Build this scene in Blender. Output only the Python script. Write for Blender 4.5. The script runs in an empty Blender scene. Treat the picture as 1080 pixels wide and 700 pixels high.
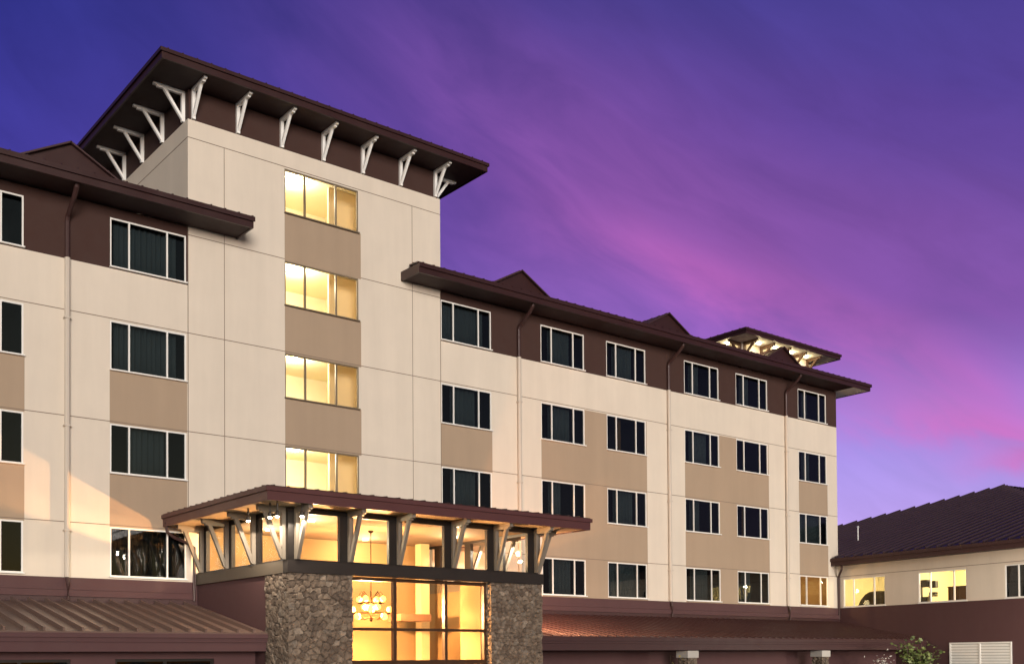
import bpy, bmesh, math, random
from mathutils import Vector, Matrix, noise
R = math.radians
scene = bpy.context.scene
col = scene.collection
random.seed(7)

# ------------------------------------------------------------------ camera
PITCH, ROLL, YAW = R(1.10567), R(-.39641), R(39.04285)
fw = Vector((math.sin(YAW)*math.cos(PITCH), math.cos(YAW)*math.cos(PITCH), math.sin(PITCH)))
r0 = Vector((math.cos(YAW), -math.sin(YAW), 0)); u0 = r0.cross(fw)
cr = r0*math.cos(ROLL)+u0*math.sin(ROLL); cu = -r0*math.sin(ROLL)+u0*math.cos(ROLL)
cam = bpy.data.cameras.new('camera'); camo = bpy.data.objects.new('camera', cam); col.objects.link(camo)
M3 = Matrix((cr, cu, -fw)).transposed()
camo.matrix_world = Matrix.Translation((0, 0, 1.9)) @ M3.to_4x4()
cam.sensor_width = 36; cam.lens = 36*1137.26/1080
cam.shift_y = (671.04-350)/1080
cam.clip_start = .1; cam.clip_end = 3000
scene.camera = camo

# ------------------------------------------------------------------ light and exposure
SUN_EL, SUN_AZ = R(5), math.pi + R(22)      # low after-glow from behind the camera
world = bpy.data.worlds.new('World'); scene.world = world; world.use_nodes = True
nt = world.node_tree; nt.nodes.clear()
def N(t, typ, **kw):
    n = t.nodes.new(typ)
    for k, v in kw.items():
        if k == 'inp':
            for i, x in v.items(): n.inputs[i].default_value = x
        else: setattr(n, k, v)
    return n
def math_(t, op, a, b=None, c=None, clamp=False):
    n = t.nodes.new('ShaderNodeMath'); n.operation = op; n.use_clamp = clamp
    for i, x in enumerate((a, b, c)):
        if x is None: continue
        if isinstance(x, (int, float)): n.inputs[i].default_value = x
        else: t.links.new(x, n.inputs[i])
    return n.outputs[0]
def ramp(t, fac, stops, interp='LINEAR'):
    n = t.nodes.new('ShaderNodeValToRGB'); cr_ = n.color_ramp; cr_.interpolation = interp
    while len(cr_.elements) < len(stops): cr_.elements.new(.5)
    for e, (p, c) in zip(cr_.elements, stops):
        e.position = p; e.color = (*c, 1) if len(c) == 3 else c
    t.links.new(fac, n.inputs[0]); return n.outputs[0]
def mixc(t, fac, a, b, mode='MIX'):
    n = t.nodes.new('ShaderNodeMix'); n.data_type = 'RGBA'; n.blend_type = mode
    for s, x in ((n.inputs[0], fac), (n.inputs[6], a), (n.inputs[7], b)):
        if isinstance(x, (int, float)): s.default_value = x
        elif isinstance(x, tuple): s.default_value = (*x, 1)
        else: t.links.new(x, s)
    return n.outputs[2]
def srgb(r, g, b):
    f = lambda c: (c/255/12.92 if c/255 <= .04045 else ((c/255+.055)/1.055)**2.4)
    return (f(r), f(g), f(b))

tc = N(nt, 'ShaderNodeTexCoord')
sep = N(nt, 'ShaderNodeSeparateXYZ'); nt.links.new(tc.outputs['Generated'], sep.inputs[0])
dx, dy, dz = sep.outputs
# azimuth measured from the street axis (right positive), elevation in degrees
rot = N(nt, 'ShaderNodeVectorRotate', rotation_type='Z_AXIS', inp={'Angle': YAW})
nt.links.new(tc.outputs['Generated'], rot.inputs['Vector'])
sp2 = N(nt, 'ShaderNodeSeparateXYZ'); nt.links.new(rot.outputs[0], sp2.inputs[0])
az = math_(nt, 'MULTIPLY', math_(nt, 'ARCTAN2', sp2.outputs[0], sp2.outputs[1]), 180/math.pi)
el = math_(nt, 'MULTIPLY', math_(nt, 'ARCSINE', dz), 180/math.pi)
SK = 1.0
def sk(r, g, b, k=1.0):
    c = srgb(r, g, b); return tuple(x*k for x in c)
# base gradients with elevation, one for the left of the street and one for the right
elf = math_(nt, 'DIVIDE', el, 40.0, clamp=True)
left = ramp(nt, elf, [(0, sk(120, 110, 215)), (.35, sk(84, 74, 176)), (.6, sk(66, 60, 154)), (.74, sk(48, 50, 134)), (1, sk(38, 42, 122))])
right = ramp(nt, elf, [(0, sk(208, 174, 242)), (.17, sk(186, 160, 236)), (.30, sk(158, 144, 232)), (.41, sk(126, 96, 182)), (.52, sk(104, 74, 156)), (.64, sk(86, 66, 150)), (.8, sk(66, 60, 138)), (1, sk(56, 54, 128))])
azf = math_(nt, 'MULTIPLY_ADD', az, 1/30, .85, clamp=True)
base = mixc(nt, azf, left, right)
# streaks of afterglow cloud: a noise stretched along a slanted line in the sky dome
def bandcoord(slope, off):     # elevation above the slanted line el = off + slope*az
    return math_(nt, 'SUBTRACT', math_(nt, 'MULTIPLY_ADD', az, -slope, el), off)
cv = N(nt, 'ShaderNodeCombineXYZ')
bs = bandcoord(-.52, 22.0)
nt.links.new(math_(nt, 'MULTIPLY', az, .05), cv.inputs[0]); nt.links.new(math_(nt, 'MULTIPLY', bs, .115), cv.inputs[1])
nz = N(nt, 'ShaderNodeTexNoise', inp={'Scale': 1.0, 'Detail': 5.0, 'Roughness': .5, 'Distortion': .35}); nt.links.new(cv.outputs[0], nz.inputs['Vector'])
cv2 = N(nt, 'ShaderNodeCombineXYZ', inp={2: 4.3})
nt.links.new(math_(nt, 'MULTIPLY', az, .13), cv2.inputs[0]); nt.links.new(math_(nt, 'MULTIPLY', bs, .34), cv2.inputs[1])
nz2 = N(nt, 'ShaderNodeTexNoise', inp={'Scale': 1.0, 'Detail': 6.0, 'Roughness': .55, 'Distortion': .5}); nt.links.new(cv2.outputs[0], nz2.inputs['Vector'])
nsum = math_(nt, 'ADD', math_(nt, 'MULTIPLY', math_(nt, 'SUBTRACT', nz.outputs[0], .5), 5.0), math_(nt, 'MULTIPLY', math_(nt, 'SUBTRACT', nz2.outputs[0], .5), 3.6))
def band(slope, off, width, azc, azw, wob=1.0):
    b = bandcoord(slope, off)
    b = math_(nt, 'MULTIPLY_ADD', nsum, wob, b)
    g = math_(nt, 'POWER', math_(nt, 'DIVIDE', b, width), 2.0)
    a = math_(nt, 'POWER', math_(nt, 'DIVIDE', math_(nt, 'SUBTRACT', az, azc), azw), 2.0)
    return math_(nt, 'EXPONENT', math_(nt, 'MULTIPLY', math_(nt, 'ADD', g, a), -1.0))
sky = base
BANDS = [  # slope, elevation at az 0, half width, azimuth centre, azimuth half width, strength, colour
    (-.45, 26.0, 5.6, 9, 15, .80, sk(134, 82, 162)),
    (-.30, 24.4, 3.1, 25, 10, .60, sk(130, 80, 162)),
    (-.25, 29.6, 1.3, 22, 7, .35, sk(98, 68, 152)),
    (-.20, 18.8, 3.2, 8, 9, .55, sk(156, 104, 202)),
    (-.40, 22.9, 1.9, 11, 7, .66, sk(186, 100, 182)),
    (-.45, 23.0, 2.4, 22.5, 6, .60, sk(194, 104, 188)),
    (-.22, 16.0, 1.0, 23.5, 6, .66, sk(208, 112, 192)),
    (-.05, 10.2, .55, 27, 3, .85, sk(224, 108, 186)),
]
for s_, o_, w_, ac, aw, st, c_ in BANDS:
    sky = mixc(nt, math_(nt, 'MULTIPLY', band(s_, o_, w_, ac, aw), math_(nt, 'MULTIPLY', math_(nt, 'MULTIPLY_ADD', nz2.outputs[0], 1.6, .2), st), clamp=True), sky, c_)
# darker wisps
wisp = math_(nt, 'MULTIPLY', math_(nt, 'SUBTRACT', nz2.outputs[0], .5), 1.0)
hs = N(nt, 'ShaderNodeHueSaturation'); nt.links.new(math_(nt, 'MULTIPLY_ADD', wisp, .5, 1.0), hs.inputs['Value']); nt.links.new(sky, hs.inputs['Color'])
# the night side of the sky, well outside the afterglow to the left and right
side = math_(nt, 'MULTIPLY_ADD', math_(nt, 'ABSOLUTE', az), 1/40, -40/40, clamp=True)
dusk = mixc(nt, math_(nt, 'MULTIPLY', side, .85), hs.outputs[0], sk(56, 60, 74))
# the Nishita sky of a sun just set, which fills the half of the sky behind the viewer
ns = N(nt, 'ShaderNodeTexSky', sky_type='NISHITA'); ns.sun_disc = False; ns.sun_elevation = R(2); ns.sun_rotation = SUN_AZ
behind = math_(nt, 'MULTIPLY_ADD', sp2.outputs[1], -1.6, .1, clamp=True)
bg1 = N(nt, 'ShaderNodeBackground'); nt.links.new(dusk, bg1.inputs[0]); bg1.inputs[1].default_value = .40
bg2 = N(nt, 'ShaderNodeBackground'); nt.links.new(ns.outputs[0], bg2.inputs[0]); bg2.inputs[1].default_value = .05
mxs = N(nt, 'ShaderNodeMixShader'); nt.links.new(behind, mxs.inputs[0]); nt.links.new(bg1.outputs[0], mxs.inputs[1]); nt.links.new(bg2.outputs[0], mxs.inputs[2])
wo = N(nt, 'ShaderNodeOutputWorld'); nt.links.new(mxs.outputs[0], wo.inputs[0])

sl = bpy.data.lights.new('sun', 'SUN'); sl.energy = 1.4; sl.angle = R(25); sl.color = (1, .945, .885)
so = bpy.data.objects.new('sun', sl); col.objects.link(so)
sd = Vector((math.sin(SUN_AZ)*math.cos(SUN_EL), math.cos(SUN_AZ)*math.cos(SUN_EL), math.sin(SUN_EL)))
so.rotation_euler = sd.to_track_quat('Z', 'Y').to_euler(); so.location = sd*80
vs = scene.view_settings; vs.view_transform = 'Standard'; vs.look = 'None'; vs.exposure = 1.38; vs.gamma = 1; vs.use_curve_mapping = False
scene.render.engine = 'CYCLES'
scene.cycles.sample_clamp_indirect = 6; scene.cycles.max_bounces = 8; scene.cycles.transparent_max_bounces = 16

# ------------------------------------------------------------------ materials
MATS = {}
def mat(name, base, rough=.7, var=.0, nscale=3.0, bump=.0, bscale=60, metal=0, spec=.5, emit=None, est=0):
    if name in MATS: return MATS[name]
    m = bpy.data.materials.new(name); m.use_nodes = True; t = m.node_tree
    p = t.nodes['Principled BSDF']; p.inputs['Roughness'].default_value = rough; p.inputs['Metallic'].default_value = metal
    p.inputs['Specular IOR Level'].default_value = spec
    p.inputs['Base Color'].default_value = (*base, 1)
    if var or bump:
        c = N(t, 'ShaderNodeTexCoord'); g = N(t, 'ShaderNodeNewGeometry')
    if var:
        n = N(t, 'ShaderNodeTexNoise', inp={'Scale': nscale, 'Detail': 6.0, 'Roughness': .6}); t.links.new(g.outputs['Position'], n.inputs['Vector'])
        n2 = N(t, 'ShaderNodeTexNoise', inp={'Scale': nscale*.13, 'Detail': 3.0}); t.links.new(g.outputs['Position'], n2.inputs['Vector'])
        s = math_(t, 'MULTIPLY_ADD', math_(t, 'ADD', math_(t, 'SUBTRACT', n.outputs[0], .5), math_(t, 'SUBTRACT', n2.outputs[0], .5)), var*2, 1.0)
        if 'stucco' in name:               # faint rain streaks running down the render coat
            mp = N(t, 'ShaderNodeMapping'); mp.inputs['Scale'].default_value = (1.7, 1.7, .16); t.links.new(g.outputs['Position'], mp.inputs[0])
            n3 = N(t, 'ShaderNodeTexNoise', inp={'Scale': 1.0, 'Detail': 5.0, 'Roughness': .65}); t.links.new(mp.outputs[0], n3.inputs['Vector'])
            s = math_(t, 'MULTIPLY', s, math_(t, 'MULTIPLY_ADD', math_(t, 'SUBTRACT', n3.outputs[0], .5), .19, 1.0))
        h = N(t, 'ShaderNodeHueSaturation'); h.inputs['Color'].default_value = (*base, 1); t.links.new(s, h.inputs['Value'])
        t.links.new(h.outputs[0], p.inputs['Base Color'])
        t.links.new(math_(t, 'MULTIPLY_ADD', math_(t, 'SUBTRACT', n.outputs[0], .5), .3, rough, clamp=True), p.inputs['Roughness'])
    if bump:
        b = N(t, 'ShaderNodeTexNoise', inp={'Scale': bscale, 'Detail': 3.0}); t.links.new(g.outputs['Position'], b.inputs['Vector'])
        bn = N(t, 'ShaderNodeBump', inp={'Strength': bump, 'Distance': .01}); t.links.new(b.outputs[0], bn.inputs['Height']); t.links.new(bn.outputs[0], p.inputs['Normal'])
    if emit:
        p.inputs['Emission Color'].default_value = (*emit, 1); p.inputs['Emission Strength'].default_value = est
    MATS[name] = m; return m
CREAM = mat('cream_stucco', (.66, .590, .500), .85, .06, 1.1, .25, 45)
TAN = mat('tan_stucco', (.365, .275, .195), .85, .05, 2.2, .25, 45)
BROWN = mat('brown_stucco', (.047, .020, .0155), .85, .07, 2.2, .25, 45)
MAROON = mat('maroon_stucco', (.078, .034, .036), .8, .07, 2.0, .2, 45)
MAROOND = mat('dark_maroon_trim', (.045, .017, .018), .6, .08, 2.0)
FASCIA = mat('maroon_metal', (.033, .011, .011), .42, .08, 1.5, metal=.0)
FASCIAR = mat('canopy_metal', (.085, .032, .032), .40, .08, 1.5)
SOFFIT = mat('dark_soffit', (.030, .011, .011), .7, .08, 1.5)
ROOFM = mat('standing_seam_metal', (.05, .02, .02), .40, .10, 1.2, metal=.25)
ROOFR = mat('porch_roof_metal', (.075, .034, .033), .38, .10, 1.2, metal=.25)
WROOF = mat('wing_roof_metal', (.050, .030, .038), .45, .12, 1.2, metal=.2)
JOINT = mat('joint_sealant', (.20, .15, .115), .9)
WHITE = mat('white_frame', (.80, .79, .76), .45, .03, 4)
BRACKW = mat('white_bracket_paint', (.88, .88, .86), .55, .04, 4)
TAUPE = mat('taupe_bracket_paint', (.17, .145, .115), .6, .07, 4)
BRONZE = mat('bronze_frame', (.16, .125, .085), .45, .05, 4)
DARKFR = mat('dark_mullion', (.009, .006, .005), .45, .08, 4)
BEAM = mat('dark_beam', (.014, .009, .007), .6, .12, 3)
PIPE = mat('cream_downpipe', (.54, .48, .41), .6, .05, 3)
PIPEB = mat('brown_downpipe', (.045, .018, .017), .5, .05, 3)
CAPST = mat('cast_stone', (.42, .40, .37), .85, .08, 6, .2, 60)
PALEWOOD = mat('pale_soffit_board', (.85, .83, .80), .6, .06, 4)
ROOMD = mat('dark_room', (.035, .040, .048), .9, .05, 2)
CURT = mat('sheer_curtain', (.37, .42, .42), .9, .05, 5)
CURTP = mat('pale_curtain', (.05, .053, .053), .9, .05, 5)
CURTP2 = mat('pale_gathered_curtain', (.30, .33, .36), .9, .05, 5)
LITGAP = mat('lit_curtain_gap', (.62, .34, .14), .9, .05, 5)  # strips for lit gaps between curtains, warm room light put into the colour
LITW = mat('lit_room_wall', (.80, .71, .50), .9, .04, 2)
LITB = mat('lit_room_cream', (.82, .75, .56), .9, .04, 2)
LOBW = mat('lobby_wall', (.19, .125, .055), .9, .06, 1.5)
LOBC = mat('lobby_ceiling', (.085, .055, .026), .9, .05, 1.5)
LOBF = mat('lobby_floor', (.28, .19, .12), .35, .1, 3)
WOODB = mat('brown_wood', (.10, .05, .028), .5, .15, 4)
FURN = mat('dark_furniture', (.05, .042, .035), .6, .1, 4)
IRON = mat('wrought_iron', (.03, .022, .016), .5)
CHIR = mat('chandelier_iron', (.006, .003, .0015), .95, spec=0.0)
GALV = mat('galvanised_metal', (.80, .80, .77), .5, .06, 6, metal=.1)
ASPH = mat('asphalt', (.05, .05, .052), .85, .15, 3, .4, 80)
CONC = mat('concrete', (.32, .31, .29), .85, .08, 3, .2, 60)
SOIL = mat('mulch', (.06, .042, .03), .95, .25, 8, .6, 50)
GRASSG = mat('ground_grass', (.06, .085, .03), .95, .25, 3, .5, 40)

def emis(name, c, s):
    m = bpy.data.materials.new(name); m.use_nodes = True; t = m.node_tree
    p = t.nodes['Principled BSDF']; p.inputs['Base Color'].default_value = (*c, 1)
    p.inputs['Emission Color'].default_value = (*c, 1); p.inputs['Emission Strength'].default_value = s
    return m
BULB = emis('amber_bulb', (1, .46, .06), 3.2)
LAMPW = emis('warm_lamp', (1, .80, .45), 8)
LAMPS = emis('spot_lens', (1, .86, .6), 30)

def glass(name, tint, rough=.0, wavy=.06, refl=(.94, .05)):
    m = bpy.data.materials.new(name); m.use_nodes = True; t = m.node_tree; t.nodes.clear()
    tr = N(t, 'ShaderNodeBsdfTransparent', inp={'Color': (*tint, 1)})
    gl = N(t, 'ShaderNodeBsdfGlossy', inp={'Roughness': rough, 'Color': (.95, .95, .95, 1)})
    lw = N(t, 'ShaderNodeLayerWeight', inp={'Blend': .5}); fr_ = math_(t, 'MULTIPLY_ADD', math_(t, 'POWER', lw.outputs['Facing'], 5.0), refl[0], refl[1], clamp=True)
    g = N(t, 'ShaderNodeNewGeometry')
    n = N(t, 'ShaderNodeTexNoise', inp={'Scale': .9, 'Detail': 1.0}); t.links.new(g.outputs['Position'], n.inputs['Vector'])
    bn = N(t, 'ShaderNodeBump', inp={'Strength': wavy, 'Distance': .05}); t.links.new(n.outputs[0], bn.inputs['Height'])
    if wavy: t.links.new(bn.outputs[0], gl.inputs['Normal'])
    mx = N(t, 'ShaderNodeMixShader'); t.links.new(fr_, mx.inputs[0]); t.links.new(tr.outputs[0], mx.inputs[1]); t.links.new(gl.outputs[0], mx.inputs[2])
    o = N(t, 'ShaderNodeOutputMaterial'); t.links.new(mx.outputs[0], o.inputs[0]); return m
GDARK = glass('tinted_glass', (.47, .50, .51))
GCLEAR = glass('clear_glass', (.92, .92, .89), wavy=0, refl=(.35, .015))

def stone_mat():
    m = bpy.data.materials.new('stone_veneer'); m.use_nodes = True; t = m.node_tree; p = t.nodes['Principled BSDF']
    p.inputs['Roughness'].default_value = .85
    a = N(t, 'ShaderNodeAttribute', attribute_name='stone'); s = N(t, 'ShaderNodeSeparateColor'); t.links.new(a.outputs['Color'], s.inputs[0])
    c = ramp(t, s.outputs[0], [(0, (.09, .066, .050)), (.3, (.125, .092, .068)), (.6, (.155, .118, .088)), (.8, (.195, .150, .112)), (.9, (.14, .115, .093)), (1, (.25, .20, .155))])
    g = N(t, 'ShaderNodeNewGeometry')
    n = N(t, 'ShaderNodeTexNoise', inp={'Scale': 9.0, 'Detail': 8.0, 'Roughness': .7}); t.links.new(g.outputs['Position'], n.inputs['Vector'])
    h = N(t, 'ShaderNodeHueSaturation'); t.links.new(c, h.inputs['Color']); t.links.new(math_(t, 'MULTIPLY_ADD', n.outputs[0], 2.0, .0), h.inputs['Value'])
    c2 = mixc(t, math_(t, 'MULTIPLY', s.outputs[1], .25), h.outputs[0], (.075, .06, .05))
    t.links.new(c2, p.inputs['Base Color'])
    bn = N(t, 'ShaderNodeBump', inp={'Strength': .7, 'Distance': .03}); t.links.new(n.outputs[0], bn.inputs['Height']); t.links.new(bn.outputs[0], p.inputs['Normal'])
    return m
STONE = stone_mat()

# ------------------------------------------------------------------ mesh helpers
WP = {}                                        # world position of every parent
class MB:
    def __init__(s): s.v = []; s.f = []; s.m = []
    def quad(s, pts, m=0):
        i = len(s.v); s.v += [Vector(p) for p in pts]; s.f.append(tuple(range(i, i+len(pts)))); s.m.append(m)
    def box(s, x0, x1, y0, y1, z0, z1, m=0):
        i = len(s.v)
        s.v += [Vector(p) for p in ((x0,y0,z0),(x1,y0,z0),(x1,y1,z0),(x0,y1,z0),(x0,y0,z1),(x1,y0,z1),(x1,y1,z1),(x0,y1,z1))]
        for q in ((0,3,2,1),(4,5,6,7),(0,1,5,4),(1,2,6,5),(2,3,7,6),(3,0,4,7)):
            s.f.append(tuple(i+k for k in q)); s.m.append(m)
    def hexa(s, b, t, m=0):                    # bottom ring, top ring
        n = len(b); i = len(s.v); s.v += [Vector(p) for p in b]+[Vector(p) for p in t]
        s.f.append(tuple(i+k for k in reversed(range(n)))); s.m.append(m)
        s.f.append(tuple(i+n+k for k in range(n))); s.m.append(m)
        for k in range(n):
            s.f.append((i+k, i+(k+1) % n, i+n+(k+1) % n, i+n+k)); s.m.append(m)
    def bar(s, a, b, w, h, up=(0,0,1), m=0):   # rectangular bar between two points
        a = Vector(a); b = Vector(b); d = (b-a).normalized(); sd_ = d.cross(Vector(up))
        if sd_.length < 1e-4: sd_ = d.cross(Vector((1,0,0)))
        sd_.normalize(); u = sd_.cross(d)
        o = [(-w/2,-h/2),(w/2,-h/2),(w/2,h/2),(-w/2,h/2)]
        s.hexa([a+sd_*x+u*y for x, y in o], [b+sd_*x+u*y for x, y in o], m)
    def tube(s, pts, r, n=8, m=0):
        pts = [Vector(p) for p in pts]; rings = []
        for k, p in enumerate(pts):
            d = (pts[min(k+1, len(pts)-1)]-pts[max(k-1, 0)]).normalized()
            a = d.cross(Vector((0,0,1)));
            if a.length < 1e-3: a = Vector((1,0,0))
            a.normalize(); b = d.cross(a)
            rr = r[k] if isinstance(r, (list, tuple)) else r
            i = len(s.v); s.v += [p+a*rr*math.cos(q*2*math.pi/n)+b*rr*math.sin(q*2*math.pi/n) for q in range(n)]; rings.append(i)
        for i, j in zip(rings, rings[1:]):
            for q in range(n): s.f.append((i+q, i+(q+1) % n, j+(q+1) % n, j+q)); s.m.append(m)
        s.f.append(tuple(rings[0]+q for q in reversed(range(n)))); s.m.append(m)
        s.f.append(tuple(rings[-1]+q for q in range(n))); s.m.append(m)
    def lathe(s, c, prof, n=12, m=0):          # profile of (radius, z)
        s.tubez = None; c = Vector(c); rings = []
        for rr, z in prof:
            i = len(s.v); s.v += [c+Vector((rr*math.cos(q*2*math.pi/n), rr*math.sin(q*2*math.pi/n), z)) for q in range(n)]; rings.append(i)
        for i, j in zip(rings, rings[1:]):
            for q in range(n): s.f.append((i+q, i+(q+1) % n, j+(q+1) % n, j+q)); s.m.append(m)
        s.f.append(tuple(rings[0]+q for q in reversed(range(n)))); s.m.append(m)
        s.f.append(tuple(rings[-1]+q for q in range(n))); s.m.append(m)
    def xf(s, M):
        s.v = [M @ p for p in s.v]; return s
    def build(s, name, mats, parent=None, bevel=0, smooth=False, recalc=True):
        if not isinstance(mats, (list, tuple)): mats = [mats]
        lo = Vector([min(p[k] for p in s.v) for k in range(3)]); hi = Vector([max(p[k] for p in s.v) for k in range(3)])
        c = Vector(((lo.x+hi.x)/2, (lo.y+hi.y)/2, lo.z))
        me = bpy.data.meshes.new(name); me.from_pydata([p-c for p in s.v], [], s.f)
        for m in mats: me.materials.append(m)
        me.polygons.foreach_set('material_index', s.m)
        if recalc:
            bm = bmesh.new(); bm.from_mesh(me); bmesh.ops.recalc_face_normals(bm, faces=bm.faces); bm.to_mesh(me); bm.free()
        if smooth: me.polygons.foreach_set('use_smooth', [True]*len(me.polygons))
        me.update()
        o = bpy.data.objects.new(name, me); col.objects.link(o)
        if parent: o.parent = parent; o.location = c-WP[parent.name]
        else: o.location = c
        WP[o.name] = c
        if bevel:
            bv = o.modifiers.new('bevel', 'BEVEL'); bv.width = bevel; bv.segments = 2; bv.limit_method = 'ANGLE'
        return o
def tag(o, label=None, cat=None, group=None, kind=None):
    if label: o['label'] = label
    if cat: o['category'] = cat
    if group: o['group'] = group
    if kind: o['kind'] = kind
    return o
def empty(name, loc, label, cat, group=None):
    o = bpy.data.objects.new(name, None); col.objects.link(o); o.location = loc; o.empty_display_size = .3
    WP[o.name] = Vector(loc); return tag(o, label, cat, group)
def part_empty(name, loc, parent):
    o = bpy.data.objects.new(name, None); col.objects.link(o); o.parent = parent; o.location = Vector(loc)-WP[parent.name]
    WP[o.name] = Vector(loc); return o
def copy_at(o, parent, loc, rz=None):          # a part with its sub-parts
    c = o.copy(); col.objects.link(c); c.parent = parent
    c.location = Vector(loc)-(WP[parent.name] if parent else Vector())
    if rz is not None: c.rotation_euler.z = rz
    WP[c.name] = Vector(loc)
    for ch in o.children:
        d = ch.copy(); col.objects.link(d); d.parent = c
    return c

def grid_wall(mb_by, regions, openings, to3, reveal, rev_key):
    rk = rev_key if callable(rev_key) else (lambda o: rev_key)
    """regions: painter's list (x0,x1,z0,z1,key); key None = no wall.  to3(x,z,depth) -> point."""
    xs = sorted({round(a, 4) for r in regions for a in r[:2]} | {round(a, 4) for o in openings for a in o[:2]})
    zs = sorted({round(a, 4) for r in regions for a in r[2:4]} | {round(a, 4) for o in openings for a in o[2:4]})
    for x0, x1 in zip(xs, xs[1:]):
        for z0, z1 in zip(zs, zs[1:]):
            cx, cz = (x0+x1)/2, (z0+z1)/2
            if any(o[0] < cx < o[1] and o[2] < cz < o[3] for o in openings): continue
            key = None
            for r in regions:
                if r[0] < cx < r[1] and r[2] < cz < r[3]: key = r[4]
            if key is None: continue
            mb_by.setdefault(key, MB()).quad([to3(x0,z0,0), to3(x1,z0,0), to3(x1,z1,0), to3(x0,z1,0)])
    for (x0, x1, z0, z1) in openings:
        m = mb_by.setdefault(rk((x0, x1, z0, z1)), MB())
        for a, b in (((x0,z0),(x1,z0)), ((x1,z0),(x1,z1)), ((x1,z1),(x0,z1)), ((x0,z1),(x0,z0))):
            m.quad([to3(*a, 0), to3(*b, 0), to3(*b, reveal), to3(*a, reveal)])

def seam_slab(poly, spacing, thick, rib_h=.022, rib_w=.035, start=.2):
    """standing seam sheet over a planar polygon; poly[0]->poly[1] is the eave, ribs run up the slope."""
    P = [Vector(p) for p in poly]; e = (P[1]-P[0]).normalized()
    nrm = Vector((0,0,0))
    for k in range(len(P)): nrm += (P[k]-P[0]).cross(P[(k+1) % len(P)]-P[0])
    nrm.normalize()
    if nrm.z < 0: nrm = -nrm
    up = nrm.cross(e)
    if up.z < 0: up = -up
    L = [((p-P[0]).dot(e), (p-P[0]).dot(up)) for p in P]
    m = MB(); m.hexa([p-nrm*thick for p in P], P)
    smin, smax = min(q[0] for q in L), max(q[0] for q in L); s = smin+start
    while s < smax:
        ts = []
        for (a, b) in zip(L, L[1:]+L[:1]):
            if (a[0]-s)*(b[0]-s) < 0: ts.append(a[1]+(b[1]-a[1])*(s-a[0])/(b[0]-a[0]))
        if len(ts) >= 2:
            t0, t1 = min(ts), max(ts)
            if t1-t0 > .1:
                A = P[0]+e*s+up*(t0-.01)+nrm*rib_h/2; B = P[0]+e*s+up*t1+nrm*rib_h/2
                m.bar(A, B, rib_w, rib_h, nrm)
        s += spacing
    return m

# ------------------------------------------------------------------ ground (out of sight below the frame, built for other views)
D = 31.96                 # facade plane
GZ = -.8                  # ground level
m = MB(); m.box(-900, 900, -900, 900, GZ-.5, GZ); tag(m.build('ground', GRASSG), kind='structure')
m = MB(); m.box(-60, 46, -30, 22.5, GZ+.001, GZ+.006); tag(m.build('driveway', ASPH), kind='structure')
m = MB(); m.box(-60, 46, 22.5, 22.65, GZ, GZ+.13); m.box(-60, 46, 22.65, 24.9, GZ, GZ+.125); tag(m.build('pavement', CONC), kind='structure')
m = MB(); m.box(22.6, 42, 24.92, 26.6, GZ, GZ+.14); tag(m.build('planting_bed', SOIL), kind='structure')

# ------------------------------------------------------------------ hotel
hotel = empty('hotel_building', (24, D+4, GZ), 'five storey cream and brown hotel block with square corner tower and glazed entrance', 'hotel')
XL, XR = -3.0, 47.23
TX0, TX1 = 13.13, 22.67
H = 3.05; WH = 1.465
def sill(r): return 13.507-(r-1)*H            # row 1 is the top row of the wings, row 0 the tower top row
BASE, BAND, WTOP = 4.285, 13.455, 15.27
SMALL = [(1, x) for x in (6.03, 10.75, 22.68, 27.45, 31.04, 35.81, 39.33, 44.05)]
WW = 2.32
cols_x = [1.2, 6.03, 10.75, 22.68, 27.47, 31.04, 35.80, 39.33, 44.04]
openings = []; wins = []
for x in cols_x:
    for r in (1, 2, 3, 4):
        if x == 22.68 and r == 4: continue      # behind the entrance roof
        z = sill(r); openings.append((x, x+WW, z, z+WH)); wins.append((x, z, r))
twins = []
for r in (0, 1, 2, 3):
    z = sill(r); openings.append((16.42, 19.21, z, z+WH)); twins.append((16.42, z, r))
regs = [(XL, XR, BASE, WTOP, 'cream'), (XL, TX0, BAND, WTOP, 'band_a'), (TX1, XR, BAND, WTOP, 'band_b'),
        (XL, XR, GZ, BASE, 'base'), (TX0, TX1, BASE, 18.65, 'cream')]
def tanp(x0, x1, z0, z1, tags=[0]):
    tags[0] += 1; regs.append((x0, x1, z0, z1, 'tan%02d' % tags[0]))
for x in (1.2, 6.03, 10.75, 22.68):
    for r in (2, 3): tanp(x-.01, x+WW+.03, sill(r+1)+WH, sill(r))
for r in (0, 1, 2, 3): tanp(16.42, 19.31, (sill(r+1)+WH if r < 3 else BASE+1), sill(r))
tanp(27.47, 33.40, BASE, sill(2)+WH); tanp(35.80, 41.70, BASE, sill(2)+WH)
for r in (2, 3): tanp(44.04, 46.40, sill(r+1)+WH, sill(r))
W = {}
grid_wall(W, regs, openings, lambda x, z, d: (x, D+d, z), .10, lambda o: 'cream' if o[2] < 13 or 16 < o[0] < 17 else ('band_a' if o[0] < TX0 else 'band_b'))
NAMES = {'cream': ('front_wall', CREAM), 'band_a': ('upper_wall_band', BROWN), 'band_b': ('upper_wall_band', BROWN), 'base': ('base_wall', MAROON)}
for k, mb in W.items():
    nm, mt = NAMES.get(k, ('tan_wall_panel', TAN)); mb.build(nm, mt, hotel, recalc=False)
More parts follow.
